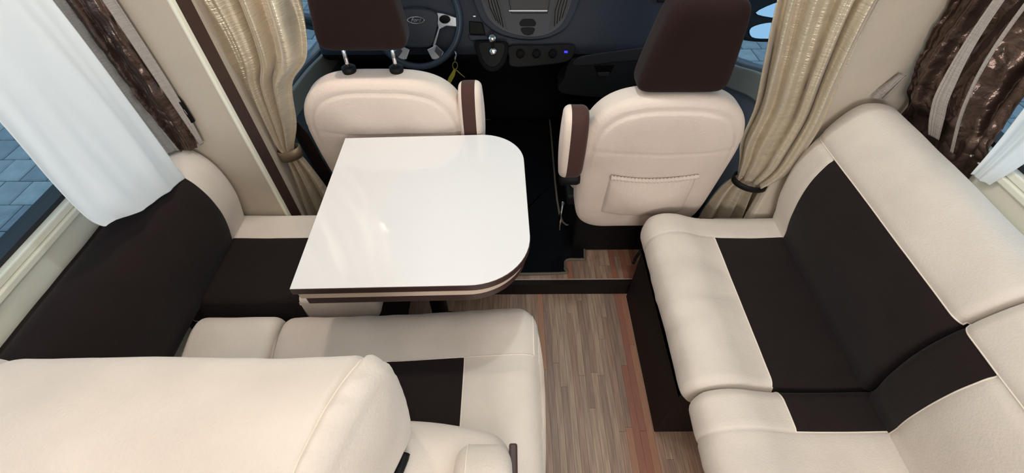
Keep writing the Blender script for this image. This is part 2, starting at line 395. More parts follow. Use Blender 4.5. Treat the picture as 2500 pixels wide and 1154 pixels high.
# ground outside: courses of concrete pavers
gz = -0.60
gr = thing('ground_paving', (0, 3, gz), 'blue-grey concrete block paving outside below the windows', 'paving')
build('bedding_sand', [(-60, -60, gz-0.05), (60, -60, gz-0.05), (60, 60, gz-0.05), (-60, 60, gz-0.05)], [(0, 1, 2, 3)], PAVB, gr, False)
px_, py_ = 0.20, 0.247; pm = {}
def paver_verts(w_, d_, h0, h1, ch=0.012):
    return [(x, y, h0) for x, y in ((-w_, -d_), (w_, -d_), (w_, d_), (-w_, d_))]+[(x, y, h1-ch*0.5) for x, y in ((-w_, -d_), (w_, -d_), (w_, d_), (-w_, d_))]+\
           [(x, y, h1) for x, y in ((-w_+ch, -d_+ch), (w_-ch, -d_+ch), (w_-ch, d_-ch), (-w_+ch, d_-ch))]
PF = [(0, 1, 5, 4), (1, 2, 6, 5), (2, 3, 7, 6), (3, 0, 4, 7), (4, 5, 9, 8), (5, 6, 10, 9), (6, 7, 11, 10), (7, 4, 8, 11), (8, 9, 10, 11)]
for i, m in enumerate(PAVS):
    me = bpy.data.meshes.new('paver'); me.from_pydata(paver_verts(px_/2-0.004, py_/2-0.004, -0.06, 0), [], PF); me.materials.append(m); pm[i] = me
rest_v, rest_f = [], []; cnt = 0
for r in range(-2, 34):
    yc = 0.38+r*py_
    for c in range(-36, 36):
        xc = c*px_+(0.1 if r % 2 else 0.0)+0.03*noise.noise(Vector((r*3.1, 0, 0)))
        if -1.2 < xc < 1.2 and yc < 3.3: continue
        inv = (-4.75 < xc < -2.75 and 1.55 < yc < 4.0 and xc > -1.35*yc-1.0) or (-3.0 < xc < -1.9 and 4.2 < yc < 6.2) or (2.0 < xc < 3.1 and 3.7 < yc < 5.2)
        dz = 0.004*noise.noise(Vector((r*1.7, c*2.3, 0)))
        if inv and cnt < 290:
            o = bpy.data.objects.new('paver', pm[random.randrange(4)]); C.objects.link(o); o.parent = gr
            o.location = Vector((xc, yc, gz+dz))-ORG[gr.name]; cnt += 1
        else:
            b0 = len(rest_v); rest_v += [Vector((a+xc, b+yc, h+gz+dz)) for a, b, h in paver_verts(px_/2-0.004, py_/2-0.004, -0.06, 0)]
            rest_f += [tuple(b0+i for i in q) for q in PF]
build('paver_field', rest_v, rest_f, PAVS[0], gr, False)['kind'] = 'stuff'

# ---------------------------------------------------------------- right sofa
sf = thing('sofa', (0.72, 0.7, 0), 'long cream sofa with dark brown seat panels along the right wall', 'sofa')
bs = box('base', 0.492, 1.05, 0.497, 1.05, 0, 0.34, WOODD, sf, 0.003)
box('base_rail', 0.492, 1.05, 0.495, 1.055, 0.30, 0.365, BLACK, sf, 0.003)
plate('latch', [(-0.008, -0.014), (0.008, -0.014), (0.008, 0.014), (-0.008, 0.014)], Frame((0.4965, 0.78, 0.25), (0, -1, 0), (0, 0, 1)), 0, 0.003, SILV, sf, 0.001)
tube('hinge', [(0.49, 1.055, 0.30), (0.487, 1.07, 0.235), (0.487, 1.075, 0.20)], 0.006, BLACK, sf)
seatR = cuts(cr([(0.51, 0.372), (0.468, 0.395), (0.452, 0.445), (0.466, 0.496), (0.51, 0.522), (0.565, 0.523), (0.62, 0.507), (0.67, 0.497), (0.78, 0.492), (0.90, 0.497), (0.955, 0.49), (0.965, 0.43), (0.95, 0.372), (0.72, 0.366)], 8), [(0, 0.668), (0, 0.93)])
def wrinkR(p, s):
    if p[0] > 0.66 or p[1] < 0.42: return 0
    return 0.0055*noise.noise(Vector((p[0]*6, p[1]*6, s*24)))*(1.3 if s > 0.6 else 0.6)
top = lambda c: c.z > 0.45
v, f = loft(seatR, 0.447, 1.07, 'Y', 0.030, 0.06, (0.953,), cap=0.004, disp=wrinkR)
for i, p in enumerate(v): p.x += 0.0*p.y
split('seat_cushion', v, f, CREAM, sf, [('centre_panel', lambda c: top(c) and 0.668 < c.x < 0.93 and c.y < 0.953, DARK, 'dark brown seat panel')])
v, f = loft([p+Vector((0.008, 0.002)) for p in seatR], -0.16, 0.445, 'Y', 0.04, 0.032, (0.34,), cap=0.004, disp=wrinkR)
split('seat_cushion', v, f, CREAM, sf, [('centre_panel', lambda c: top(c) and 0.676 < c.x < 0.93 and 0.34 < c.y, DARK, 'dark brown seat panel')])
backR = cuts(cr([(0.905, 0.47), (0.886, 0.53), (0.868, 0.60), (0.858, 0.68), (0.860, 0.745), (0.872, 0.80), (0.892, 0.862), (0.922, 0.912), (0.955, 0.936), (1.0, 0.937), (1.034, 0.922), (1.051, 0.88), (1.055, 0.70), (1.055, 0.50), (0.99, 0.47)], 8), [(1, 0.822), (1, 0.50)])
def seamR(p, s): return -0.006*math.exp(-((p[1]-0.822)/0.010)**2) if p[0] < 0.95 else 0
v, f = loft(backR, 0.440, 1.072, 'Y', 0.026, 0.05, (0.95,), cap=0.004, disp=seamR, seam_if=lambda p: p[1] < 0.822)
split('backrest', v, f, CREAM, sf, [('centre_panel', lambda c: c.x < 0.95 and c.z < 0.822 and c.y < 0.95, DARK, 'dark brown backrest panel'),
      ('top_roll', lambda c: c.z > 0.822, CREAM, None)])
v, f = loft([p+Vector((0.0, 0.004)) for p in backR], -0.16, 0.437, 'Y', 0.04, 0.026, (0.335,), cap=0.004, disp=seamR, seam_if=lambda p: p[1] < 0.826)
split('backrest', v, f, CREAM, sf, [('centre_panel', lambda c: c.x < 0.95 and c.z < 0.826 and 0.335 < c.y, DARK, 'dark brown backrest panel'),
      ('top_roll', lambda c: c.z > 0.826, CREAM, None)])

# ---------------------------------------------------------------- left bench under the window
lb = thing('side_bench', (-0.7, 0.88, 0), 'window-side bench with dark brown panels behind the table', 'bench')
box('base', -1.02, -0.42, 0.72, 1.06, 0, 0.36, WOODD, lb, 0.003)
seatL = cuts(cr([(-0.96, 0.372), (-0.975, 0.43), (-0.96, 0.49), (-0.90, 0.497), (-0.78, 0.494), (-0.66, 0.497), (-0.61, 0.500), (-0.54, 0.512), (-0.46, 0.512), (-0.41, 0.495), (-0.392, 0.44), (-0.41, 0.39), (-0.46, 0.37), (-0.7, 0.366)], 8), [(0, -0.614)])
v, f = loft(seatL, 0.712, 1.072, 'Y', 0.02, 0.02, (0.962,), cap=0.002, flat0=-0.614)
def dark_left(c): return c.x < -0.614 and c.y < 0.962 and (c.z > 0.39 or c.y < 0.7125)
split('seat_cushion', v, f, CREAM, lb, [('centre_panel', dark_left, DARK, 'dark brown seat panel')])
backL = cr([(-0.915, 0.47), (-0.893, 0.53), (-0.879, 0.60), (-0.878, 0.66), (-0.888, 0.715), (-0.908, 0.755), (-0.938, 0.782), (-0.975, 0.790), (-1.005, 0.783), (-1.022, 0.765), (-1.024, 0.60), (-1.02, 0.48), (-0.97, 0.468)], 8)
v, f = loft(backL, 0.36, 1.072, 'Y', 0.03, 0.03, (0.955,), cap=0.006)
split('backrest', v, f, CREAM, lb, [('centre_panel', lambda c: c.y < 0.955, DARK, 'dark brown backrest panel')], piping=False)

# ---------------------------------------------------------------- forward facing bench in the foreground
fb = thing('front_bench', (-0.35, 0.45, 0), 'cream double bench with tall headrests in the foreground', 'bench')
box('base', -0.87, -0.05, 0.16, 0.62, 0, 0.36, WOODD, fb, 0.003)
seatF = cuts(cr([(0.20, 0.372), (0.17, 0.43), (0.20, 0.487), (0.34, 0.493), (0.46, 0.494), (0.53, 0.496), (0.585, 0.507), (0.635, 0.514), (0.675, 0.505), (0.700, 0.475), (0.708, 0.435), (0.695, 0.39), (0.65, 0.37), (0.4, 0.366)], 8), [(0, 0.545), (0, 0.33)])
v, f = loft(seatF, -0.640, 0.078, 'X', 0.035, 0.065, (-0.122,), cap=0.012, disp=lambda p, s: (0.0022*noise.noise(Vector((s*30, p[0]*5, 0))) if p[0] > 0.55 else 0), seam_if=lambda p: p[0] < 0.55)
pre = [p.copy() for p in v]
for p in v:
    k = min(max((0.05-p.x)/0.5, 0), 1); p.y -= 0.028*k*min(max((p.y-0.3)/0.25, 0), 1)
split('seat_cushion', v, f, CREAM, fb, [('centre_panel', lambda c: top(c) and -0.60 < c.x < -0.122 and 0.26 < c.y < 0.545, DARK, 'dark brown seat panel'),
      ('front_roll', lambda c: c.y > 0.545 and c.z > 0.40 and c.x < 0.060, CREAM, None)], pre=pre)
v, f = loft(seatF, -0.875, -0.648, 'X', 0.012, 0.03, (), cap=0.006)
for p in v: p.y -= 0.026*min(max((p.y-0.3)/0.25, 0), 1)
split('seat_cushion', v, f, CREAM, fb, [])
# lower backrest with side bolster
lowB = cr([(0.20, 0.46), (0.34, 0.46), (0.345, 0.52), (0.335, 0.60), (0.315, 0.655), (0.28, 0.68), (0.22, 0.685), (0.15, 0.67), (0.12, 0.60), (0.12, 0.48)], 8)
v, f = loft(lowB, -0.64, 0.0, 'X', 0.03, 0.045, (), cap=0.01)
for p in v: p.y -= 0.035*max(0, (p.x+0.22)/0.22)**1.5
split('lower_backrest', v, f, CREAM, fb, [])
v, f = loft(cr([(0.10, 0.50), (0.255, 0.52), (0.272, 0.60), (0.268, 0.67), (0.245, 0.715), (0.20, 0.735), (0.13, 0.73), (0.09, 0.66)], 8), -0.105, 0.002, 'X', 0.03, 0.03, (), cap=0.008)
split('armrest', v, f, CREAM, fb, [('outer_welt', lambda c: c.x < -0.083, CREAM, None)])
box('buckle', -0.004, 0.012, 0.205, 0.262, 0.60, 0.70, EDGE, fb, 0.004)
HF = Frame((0, 0, 0.695), (1, 0, 0), (0, 1, 0)); tube('recliner_hinge', [HF.p(*meet(HF, *q)) for q in [(990, 1106), (986, 1120), (978, 1140), (968, 1165)]], 0.009, BLACK, fb)
bigB = cr([(0.20, 0.64), (0.29, 0.65), (0.325, 0.74), (0.338, 0.83), (0.336, 0.90), (0.316, 0.95), (0.275, 0.975), (0.21, 0.985), (0.14, 0.975), (0.085, 0.945), (0.055, 0.88), (0.05, 0.78), (0.09, 0.68)], 9)
def puck(p, s):
    e = s+0.234
    return -0.005*math.exp(-(e/0.006)**2)+(0.0025*math.sin(p[0]*190+p[1]*150)*math.exp(-((e-0.022)/0.016)**2) if e > 0 else 0)
v, f = loft(bigB, -0.800, -0.188, 'X', 0.03, 0.040, (-0.234,), step=0.02, cap=0.02, disp=puck, wr=0.003)
pre = [p.copy() for p in v]
for p in v: p.x -= 0.35*max(0, 0.30-p.y)*min(max((p.x+0.45)/0.25, 0), 1)
split('headrest_cushion', v, f, CREAM, fb, [('end_panel', lambda c: c.x > -0.234, CREAM, None)], pre=pre)
v, f = loft(bigB, -1.0, -0.806, 'X', 0.03, 0.03, (), cap=0.01)
split('headrest_cushion', v, f, CREAM, fb, [('end_panel', lambda c: c.x > -0.84, CREAM, None)])

# ---------------------------------------------------------------- table
tb = thing('table', (-0.23, 0.88, 0), 'glossy white folding table with dark edge and rounded corners', 'table')
def table_outline(d=0.0, x0=-0.512):
    r1, r2 = 0.15, 0.13; P = [(x0+d, 0.589+d), ]
    xr, yb, yt = 0.052-d, 0.597+d, 1.178-d
    P += [(xr-r1+r1*math.sin(a), yb+r1-r1*math.cos(a)) for a in [pi/2*k/14 for k in range(15)]]
    P += [(xr-0.008-r2+r2*math.cos(a), yt-r2+r2*math.sin(a)) for a in [pi/2*k/14 for k in range(15)]]
    P += [(x0-0.007+d, 1.163-d)]
    return P
TF = Frame((0, 0, 0.74), (1, 0, 0), (0, 1, 0))
plate('edge_band', table_outline(), TF, -0.022, -0.0015, EDGE, tb, 0.0015)
plate('tabletop', table_outline(0.0012), TF, -0.0014, 0.0, WHITE, tb)
plate('spacer', table_outline(0.007), TF, -0.050, -0.022, LEAF, tb, 0.002)
plate('lower_leaf', table_outline(0.009, -0.503), TF, -0.076, -0.050, EDGE, tb, 0.002)
box('bracket', -0.45, -0.12, 0.80, 0.90, 0.645, 0.664, BLACK, tb, 0.003)
tube('leg', [(-0.26, 0.88, 0.0), (-0.26, 0.88, 0.66)], 0.03, BLACK, tb, n=20)
lathe('foot', [(0.10, 0), (0.10, 0.006), (0.05, 0.012), (0.035, 0.03)], (-0.26, 0.88, 0), (0, 0, 1), BLACK, tb)

# ---------------------------------------------------------------- cab seats
def cab_seat(cx, yt, label, pocket, raised, bw, side):
    s = thing('cab_seat', (cx, yt+0.25, FZ), label, 'seat', 'cab seats')
    zb, zt = 0.32, (0.912 if raised else 0.920); zc, hz = (zb+zt)/2, (zt-zb)/2; hw = bw
    def warp(p, h, o):
        z = p.z; t = (z+hz)/(2*hz)
        wq = 0.90+0.10*min(1, t*1.4)
        x = p.x*wq; y = p.y
        # seam arch and horizontal seam on the back face
        d = 0
        if p.y < 0:
            rr = (abs(p.x/hw)**3.2+abs(z/hz)**3.2)**(1/3.2)
            fz = min(max((z-0.02)/0.12, 0), 1)
            d += fz*0.007*math.exp(-((rr-0.885)/0.012)**2)
            d -= 0.005*fz*min(max((0.90-rr)/0.03, 0), 1)
            d += 0.0035*math.exp(-((z-0.115+0.01*math.cos(p.x*9))/0.004)**2)
            d += 0.004*noise.noise(Vector((p.x*9, z*9, cx)))
        Y = yt+0.06+y+d+0.065*(1-t)
        return Vector((cx+x, Y, zc+z))
    v, f = superq(hw, 0.065, hz, 0.42, 0.60, warp, 160, 160, 0.36)
    bk = build('backrest', v, f, CREAM2, s)
    if pocket:
        n, k = 60, 16; vv = []; ff = []
        def backy(x, z):
            t = (z-zb)/(zt-zb); return yt+0.06-0.065+0.065*(1-t)
        for i in range(k+1):
            for j in range(n+1):
                u = j/n; a = i/k
                x = cx-0.142+0.285*u; mouth = 0.633-0.018*math.sin(pi*u)+0.004*u
                z = mouth-(0.195)*a
                out = 0.004+0.034*math.sin(pi*min(a*0.9+0.08, 1))*math.sin(pi*u)**0.5+0.005*math.sin(u*2*pi*22+2*math.sin(u*9))*math.exp(-a*7)+0.003*noise.noise(Vector((u*6, a*3, 3)))
                if a > 0.97 or u in (0, 1): out = -0.004
                vv.append(Vector((x, backy(x, z)-out, z)))
        for i in range(k):
            for j in range(n): a = i*(n+1)+j; ff.append((a, a+n+1, a+n+2, a+1))
        pk = build('pocket', vv, ff, CREAM2, bk)
        path = [Vector((cx-0.142+0.285*u, 0, 0.633-0.018*math.sin(pi*u)+0.004*u)) for u in [q/80 for q in range(81)]]
        for q in path: q.y = backy(q.x, q.z)-0.010
        tube('elastic_hem', path, lambda u: 0.0075+0.0018*math.sin(u*2*pi*24), CREAM2, bk)
    # headrest
    hz0 = 0.990 if raised else 0.922
    hx = cx+(-0.012 if raised else 0.006)
    def hwp(p, h, o):
        t = (p.z+0.125)/0.25
        x = p.x*(1.0-0.26*t**1.4)+(0 if raised else 0.012*t)
        return Vector((hx+x, yt+0.075+p.y-0.01*t, hz0+0.125+p.z))
    v, f = superq(0.128, 0.052, 0.125, 0.40, 0.24, hwp, 96, 60)
    hr = build('headrest', v, f, HEAD, s); hr['label'] = 'chocolate brown headrest cover'
    for dx in (-0.082, 0.060) if raised else (-0.062, 0.074):
        y0 = yt+0.075; zs = 0.915
        tube('headrest_post', [(cx+dx, y0, zs-0.05), (cx+dx, y0, hz0+0.04)], 0.0062, CHROME, s, n=14)
        lathe('post_socket', [(0.017, -0.012), (0.021, 0.0), (0.021, 0.010), (0.014, 0.015), (0.008, 0.016)], (cx+dx, y0, zs), (0, 0, 1), BLACK, s)
    # seat cushion, pedestal
    v, f = loft(cr([(yt+0.20, 0.40), (yt+0.20, 0.48), (yt+0.30, 0.52), (yt+0.52, 0.54), (yt+0.58, 0.50), (yt+0.55, 0.42), (yt+0.3, 0.40)], 6), cx-0.24, cx+0.24, 'X', 0.05, 0.05, ())
    split('seat_cushion', v, f, CREAM2, s, [])
    box('pedestal', cx-0.20, cx+0.22, yt+0.17, yt+0.54, FZ, 0.36, BLACK, s, 0.01)
    box('seat_rail', cx-0.25, cx+0.25, yt+0.16, yt+0.56, 0.36, 0.41, BLACK, s, 0.01)
    # folded-up armrest
    ax = cx+side*0.278
    P = [q+Vector((yt+(0.04 if side > 0 else 0.015), -0.015)) for q in cr([(-0.01, 0.66), (-0.035, 0.70), (-0.04, 0.80), (-0.03, 0.87), (-0.005, 0.90), (0.03, 0.90), (0.055, 0.87), (0.06, 0.78), (0.045, 0.69), (0.02, 0.655)], 8)]
    v, f = loft(P, ax-0.036, ax+0.036, 'X', 0.020, 0.020, (), step=0.008, cap=0.006)
    lo_, hi_ = (ax-0.016, ax+0.040) if side < 0 else (ax-0.026, ax+0.018)
    split('armrest', v, f, PIPE if False else CREAM2, s, [('armrest_band', lambda c: lo_ < c.x < hi_, STRAP, 'brown band of the armrest')], piping=False)
    lathe('armrest_pivot', [(0.02, -0.03), (0.024, -0.02), (0.024, 0.03), (0.015, 0.036)], (ax-side*0.005, yt+0.02, 0.63), (side, 0, 0), BLACK, s, 20)
    tube('recliner_lever', [(ax-side*0.01, yt+0.12, 0.42), (ax, yt+0.10, 0.36), (ax, yt+0.09, 0.30)], 0.006, CHROME, s)
    return s
cab_seat(-0.398, 1.185, 'left cab seat behind the table, headrest raised on bare chrome posts', False, True, 0.268, 1)
cab_seat(0.470, 1.075, 'right cab seat with a gathered pocket on its cream back', True, False, 0.252, -1)

# ---------------------------------------------------------------- steering wheel
un = Vector((0, 0.47, 0.88)).normalized()
WF = Frame((-0.385, 1.905, 0.785), (1, 0, 0), un); Rw = 0.180
sw_ = thing('steering_wheel', WF.o, 'steering wheel with silver spokes and oval emblem beyond the left seat', 'steering wheel')
tube('rim', [WF.p(Rw*math.cos(a), Rw*math.sin(a)) for a in [2*pi*k/96 for k in range(96)]], 0.0145, WHEELM, sw_, closed=True, n=16)
hub = [(-0.48, 0.16), (-0.30, 0.235), (0, 0.26), (0.30, 0.235), (0.48, 0.16), (0.50, 0.0), (0.44, -0.25), (0.34, -0.50), (0.2, -0.58), (-0.2, -0.58), (-0.34, -0.50), (-0.44, -0.25), (-0.50, 0.0)]
hubs = [(p[0]*Rw, p[1]*Rw) for p in cr(hub, 5)]
hb = plate('hub', hubs, WF, -0.035, 0.012, HUBM, sw_, 0.008)
plate('column', [(-0.06, -0.07), (0.06, -0.07), (0.06, 0.05), (-0.06, 0.05)], WF, -0.12, -0.035, BLACK, sw_, 0.01)
for s_ in (-1, 1):
    P = [(0.45, 0.17), (0.62, 0.15), (0.93, 0.06), (0.93, -0.14), (0.68, -0.12), (0.50, -0.20), (0.47, -0.05)]
    sp = plate('spoke', [(s_*a*Rw, b*Rw) for a, b in P], WF, -0.018, 0.002, SILV, sw_, 0.003)
    plate('button_pad', [(s_*(0.66+0.13*math.cos(a))*Rw, (0.02+0.09*math.sin(a))*Rw) for a in [2*pi*k/20 for k in range(20)]], WF, 0.002, 0.007, GLOSSB, sp, 0.001)
    plate('spoke_trim', [(s_*a*Rw, b*Rw) for a, b in [(0.50, -0.16), (0.54, -0.14), (0.42, -0.48), (0.37, -0.56), (0.34, -0.53)]], WF, -0.01, 0.004, SILV, sp, 0.001)
    sp2 = plate('spoke', [(s_*a*Rw, b*Rw) for a, b in [(0.20, -0.62), (0.34, -0.56), (0.40, -0.50), (0.60, -0.68), (0.48, -0.86), (0.30, -0.84)]], WF, -0.018, 0.006, SILV, sw_, 0.004)
    plate('spoke_inset', [(s_*a*Rw, b*Rw) for a, b in [(0.43, -0.55), (0.58, -0.68), (0.50, -0.80), (0.38, -0.66)]], WF, 0.006, 0.009, DASHL, sp2, 0.001)
eb = plate('emblem', [(0.036*math.cos(a), 0.014*math.sin(a)) for a in [2*pi*k/40 for k in range(40)]], WF, 0.012, 0.0165, CHROME, sw_, 0.001)
plate('emblem_field', [(0.032*math.cos(a), 0.0108*math.sin(a)) for a in [2*pi*k/40 for k in range(40)]], WF, 0.0165, 0.0172, EMBB, eb)
def text(body, fr, size, m, parent, name='lettering', shear=0.0, c=0.0):
    cu = bpy.data.curves.new(name, 'FONT'); cu.body = body; cu.size = size; cu.align_x = 'CENTER'; cu.align_y = 'CENTER'; cu.shear = shear; cu.extrude = 0.0004
    t = bpy.data.objects.new('tmp', cu); C.objects.link(t); dg = bpy.context.evaluated_depsgraph_get(); me = t.evaluated_get(dg).to_mesh()
    v = [fr.p(q.co.x, q.co.y, q.co.z+c) for q in me.vertices]; f = [tuple(p.vertices) for p in me.polygons]
    t.to_mesh_clear(); bpy.data.objects.remove(t); return build(name, v, f, m, parent, False)
text('Ford', WF, 0.021, CHROME, eb, shear=0.35, c=0.0178)
# ignition keys with tag
kf = Frame((-0.225, 1.70, 0.62), (1, 0, 0), (0, 0.2, 1))
ky = thing('car_keys', (-0.235, 1.83, 0.66), 'bunch of keys with a yellow tag hanging by the steering column', 'keys')
KF = Frame((-0.243, 1.80, 0.62), (1, 0, 0), (0, 0.2, 1))
def kp(px, py, c=0): a, b = meet(KF, px, py); return KF.p(a, b, c)
tube('key', [kp(1112, 125), kp(1114, 135), kp(1111, 143), kp(1111, 150)], 0.004, SILV, ky)
tube('tag_loop', [kp(1111+6*math.cos(a), 160+9*math.sin(a)) for a in [2*pi*k/20 for k in range(20)]], 0.0015, YELLOW, ky, closed=True)
plate('tag', [meet(KF, *q) for q in [(1108, 168), (1113, 172), (1110, 185), (1100, 203), (1092, 213), (1087, 212), (1095, 190), (1102, 178)]], KF, -0.002, 0.002, YELLOW, ky)
tube('cord', [kp(1113, 170), kp(1124, 180), kp(1135, 189)], 0.002, YELLOW, ky)

# ---------------------------------------------------------------- dashboard
da = thing('dashboard', (0.1, 2.1, 0.3), 'dark blue-grey dashboard across the cab', 'dashboard')
v, f = loft(cr([(1.93, 0.60), (1.90, 0.66), (1.92, 0.72), (1.99, 0.85), (2.05, 0.94), (2.12, 0.98), (2.6, 1.02), (2.62, 0.6), (2.6, 0.1), (2.2, 0.1), (2.12, 0.4), (2.06, 0.58)], 6), -0.835, 0.885, 'X', 0.03, 0.03, (), step=0.06, wr=0.0)
split('dashboard_body', v, f, DASH, da, [('lower_body', lambda c: c.z < 0.64, DASHD, 'black lower dashboard')], piping=False)
DF = Frame((0.1, 1.90, 0.70), (1, 0, 0), (0, 0.5, 0.866))
def dpts(L): return [meet(DF, *q) for q in L]
def arc(L, seg=5): return [tuple(q) for q in cr(dpts(L), seg)]
def spl(L, seg=5): return [tuple(q) for q in cr(dpts(L), seg, closed=False)]
cs = plate('centre_stack', spl([(1150, -20), (1163, 20), (1180, 55), (1215, 82), (1258, 95), (1300, 98), (1340, 92), (1378, 72), (1398, 40), (1410, 10), (1420, -20)]), DF, -0.03, 0.035, DASH, da, 0.006)
plate('stack_face', spl([(1168, -20), (1180, 20), (1196, 52), (1225, 75), (1262, 88), (1300, 92), (1335, 86), (1365, 67), (1382, 38), (1392, 10), (1400, -20)]), DF, 0.035, 0.039, DASHL, cs, 0.002)
for L in ([(1181, -20), (1190, 20), (1207, 53), (1241, 78), (1228, 38), (1212, -20)], [(1395, -20), (1385, 15), (1375, 45), (1338, 78), (1345, 40), (1362, -20)]):
    vn = plate('vent', dpts(L), DF, 0.0392, 0.041, GLOSSB, cs)
    (x0, y0), (x1, y1), (x2, y2), (x3, y3), (x4, y4), (x5, y5) = L
    for k in range(1, 5):
        t = k/5; a = (x0+(x5-x0)*t, -20); b = (x1+(x4-x1)*t, 20+12*t); c_ = (x2+(x3-x2)*t*0.8, y2+(y3-y2)*t-4)
        tube('vent_slat', [DF.p(*meet(DF, *q), 0.0415) for q in (a, b, c_)], 0.0016, DASHD, vn, n=6)
plate('screen_surround', dpts([(1237, -20), (1248, 36), (1335, 36), (1345, -20)]), DF, 0.039, 0.044, GLOSSB, cs, 0.002)
plate('screen', dpts([(1245, -20), (1250, 26), (1329, 26), (1336, -20)]), DF, 0.044, 0.0455, SCREEN, cs)
plate('screen_lip', dpts([(1242, 29), (1243, 32), (1334, 32), (1335, 29)]), DF, 0.044, 0.048, SILV, cs, 0.0005)
plate('slot', arc([(1268, 58), (1276, 50), (1288, 49), (1300, 50), (1307, 58), (1304, 66), (1288, 67), (1271, 66)]), DF, 0.039, 0.042, BLACK, cs, 0.001)
plate('slot', arc([(1271, 72), (1288, 69), (1304, 72), (1300, 84), (1292, 88), (1284, 88), (1276, 84)]), DF, 0.039, 0.042, BLACK, cs, 0.001)
# lower row: heater panel, light, gear console, glovebox
hp = plate('heater_panel', arc([(1245, 112), (1320, 110), (1395, 108), (1402, 125), (1385, 150), (1320, 160), (1250, 163), (1242, 140)]), DF, 0.0, 0.022, BLACK, da, 0.004)
for x in (1270, 1309, 1348):
    a, b = meet(DF, x, 132); lathe('heater_knob', [(0.018, 0), (0.018, 0.012), (0.014, 0.018), (0.003, 0.018)], DF.p(a, b, 0.022), DF.n, DASHD, hp, 20)
plate('status_light', dpts([(1376, 125), (1384, 125), (1384, 130), (1376, 130)]), DF, 0.022, 0.024, BLUELED, hp)
plate('storage_slot', dpts([(1145, 52), (1178, 55), (1186, 85), (1147, 84)]), DF, 0.0, 0.012, BLACK, da, 0.004)
plate('storage_lip', dpts([(1143, 86), (1190, 88), (1192, 98), (1150, 100)]), DF, 0.0, 0.018, DASH, da, 0.003)
a, b = meet(DF, 1159, 41); plate('warning_switch', [(a-0.006, b-0.003), (a+0.006, b-0.003), (a+0.006, b+0.003), (a-0.006, b+0.003)], DF, 0.002, 0.016, SILV, da, 0.001)
gc = plate('gear_console', arc([(1162, 104), (1205, 102), (1240, 106), (1238, 140), (1226, 165), (1204, 176), (1182, 166), (1168, 140)]), DF, 0.0, 0.05, DASHD, da, 0.008)
plate('gaiter', arc([(1172, 108), (1205, 106), (1232, 110), (1229, 138), (1218, 158), (1204, 165), (1188, 158), (1176, 138)]), DF, 0.05, 0.056, BLACK, gc, 0.003)
a, b = meet(DF, 1205, 128); q0 = DF.p(a, b, 0.056)
lathe('gear_collar', [(0.012, 0), (0.016, 0.004), (0.016, 0.012), (0.010, 0.016)], q0, DF.n, CHROME, gc, 20)
a, b = meet(DF, 1203, 98); q1 = DF.p(a, b, 0.060)
tube('gear_lever', [q0, q0.lerp(q1, 0.5)+DF.n*0.02, q1], 0.006, BLACK, gc)
lathe('gear_knob', [(0.006, -0.018), (0.015, -0.014), (0.0185, -0.004), (0.0185, 0.006), (0.014, 0.014), (0.006, 0.018)], q1, (0, -0.5, 0.86), CHROME, gc, 24)
GF = Frame((0.42, 1.92, 0.55), (1, 0, 0), (0, -0.15, 1))
gpts = lambda L: [meet(GF, *q) for q in L]
gb = plate('glovebox', [tuple(q) for q in cr(gpts([(1370, 228), (1378, 190), (1388, 155), (1410, 136), (1450, 128), (1520, 118), (1610, 106), (1690, 100), (1690, 230), (1610, 240), (1500, 240)]), 4)], GF, -0.10, 0.0, DASHG, da, 0.006)
plate('glovebox_rim', [tuple(q) for q in cr(gpts([(1396, 156), (1412, 139), (1450, 130), (1520, 121), (1610, 110), (1690, 104), (1690, 138), (1610, 142), (1500, 150), (1430, 158)]), 4)], GF, 0.0, 0.006, DASHL, gb, 0.003)
plate('glovebox_latch', gpts([(1450, 160), (1500, 158), (1492, 174), (1486, 184), (1460, 184), (1456, 174)]), GF, 0.0, 0.004, DASHD, gb, 0.001)
plate('latch_handle', gpts([(1458, 175), (1488, 174), (1486, 183), (1461, 183)]), GF, 0.004, 0.008, DASHL, gb, 0.001)
for px0, px1 in ((1598, 1660),):
    vn = plate('vent', dpts([(px0+5, 6), (px1, 6), (px1, -30), (px0+10, -30)]), DF, 0.0, 0.014, BLACK, da, 0.002)
    for k in range(5): tube('vent_slat', [DF.p(*meet(DF, px0+8, -24+k*6), 0.016), DF.p(*meet(DF, px1-2, -26+k*6), 0.016)], 0.0015, DASH, vn, n=6)

# floor mat
mo = [(-0.20, 1.118), (0.205, 1.118), (0.232, 1.14), (0.238, 1.18), (0.262, 1.192), (0.31, 1.192), (0.325, 1.21), (0.325, 1.40), (0.235, 1.46), (0.235, 2.24), (0.20, 2.31), (-0.06, 2.31), (-0.10, 2.24), (-0.22, 2.10), (-0.22, 1.145)]
mp_ = [tuple(q) for q in cr(mo, 6)]
mt = thing('floor_mat', (0.05, 1.7, FZ), 'black velour floor mat with grey bound edge between the cab seats', 'mat')
MF = Frame((0, 0, FZ), (1, 0, 0), (0, 1, 0))
plate('mat_pile', mp_, MF, 0.001, 0.009, MATC, mt)
tube('mat_binding', [(a, b, FZ+0.007) for a, b in mp_], 0.0055, BIND, mt, closed=True)

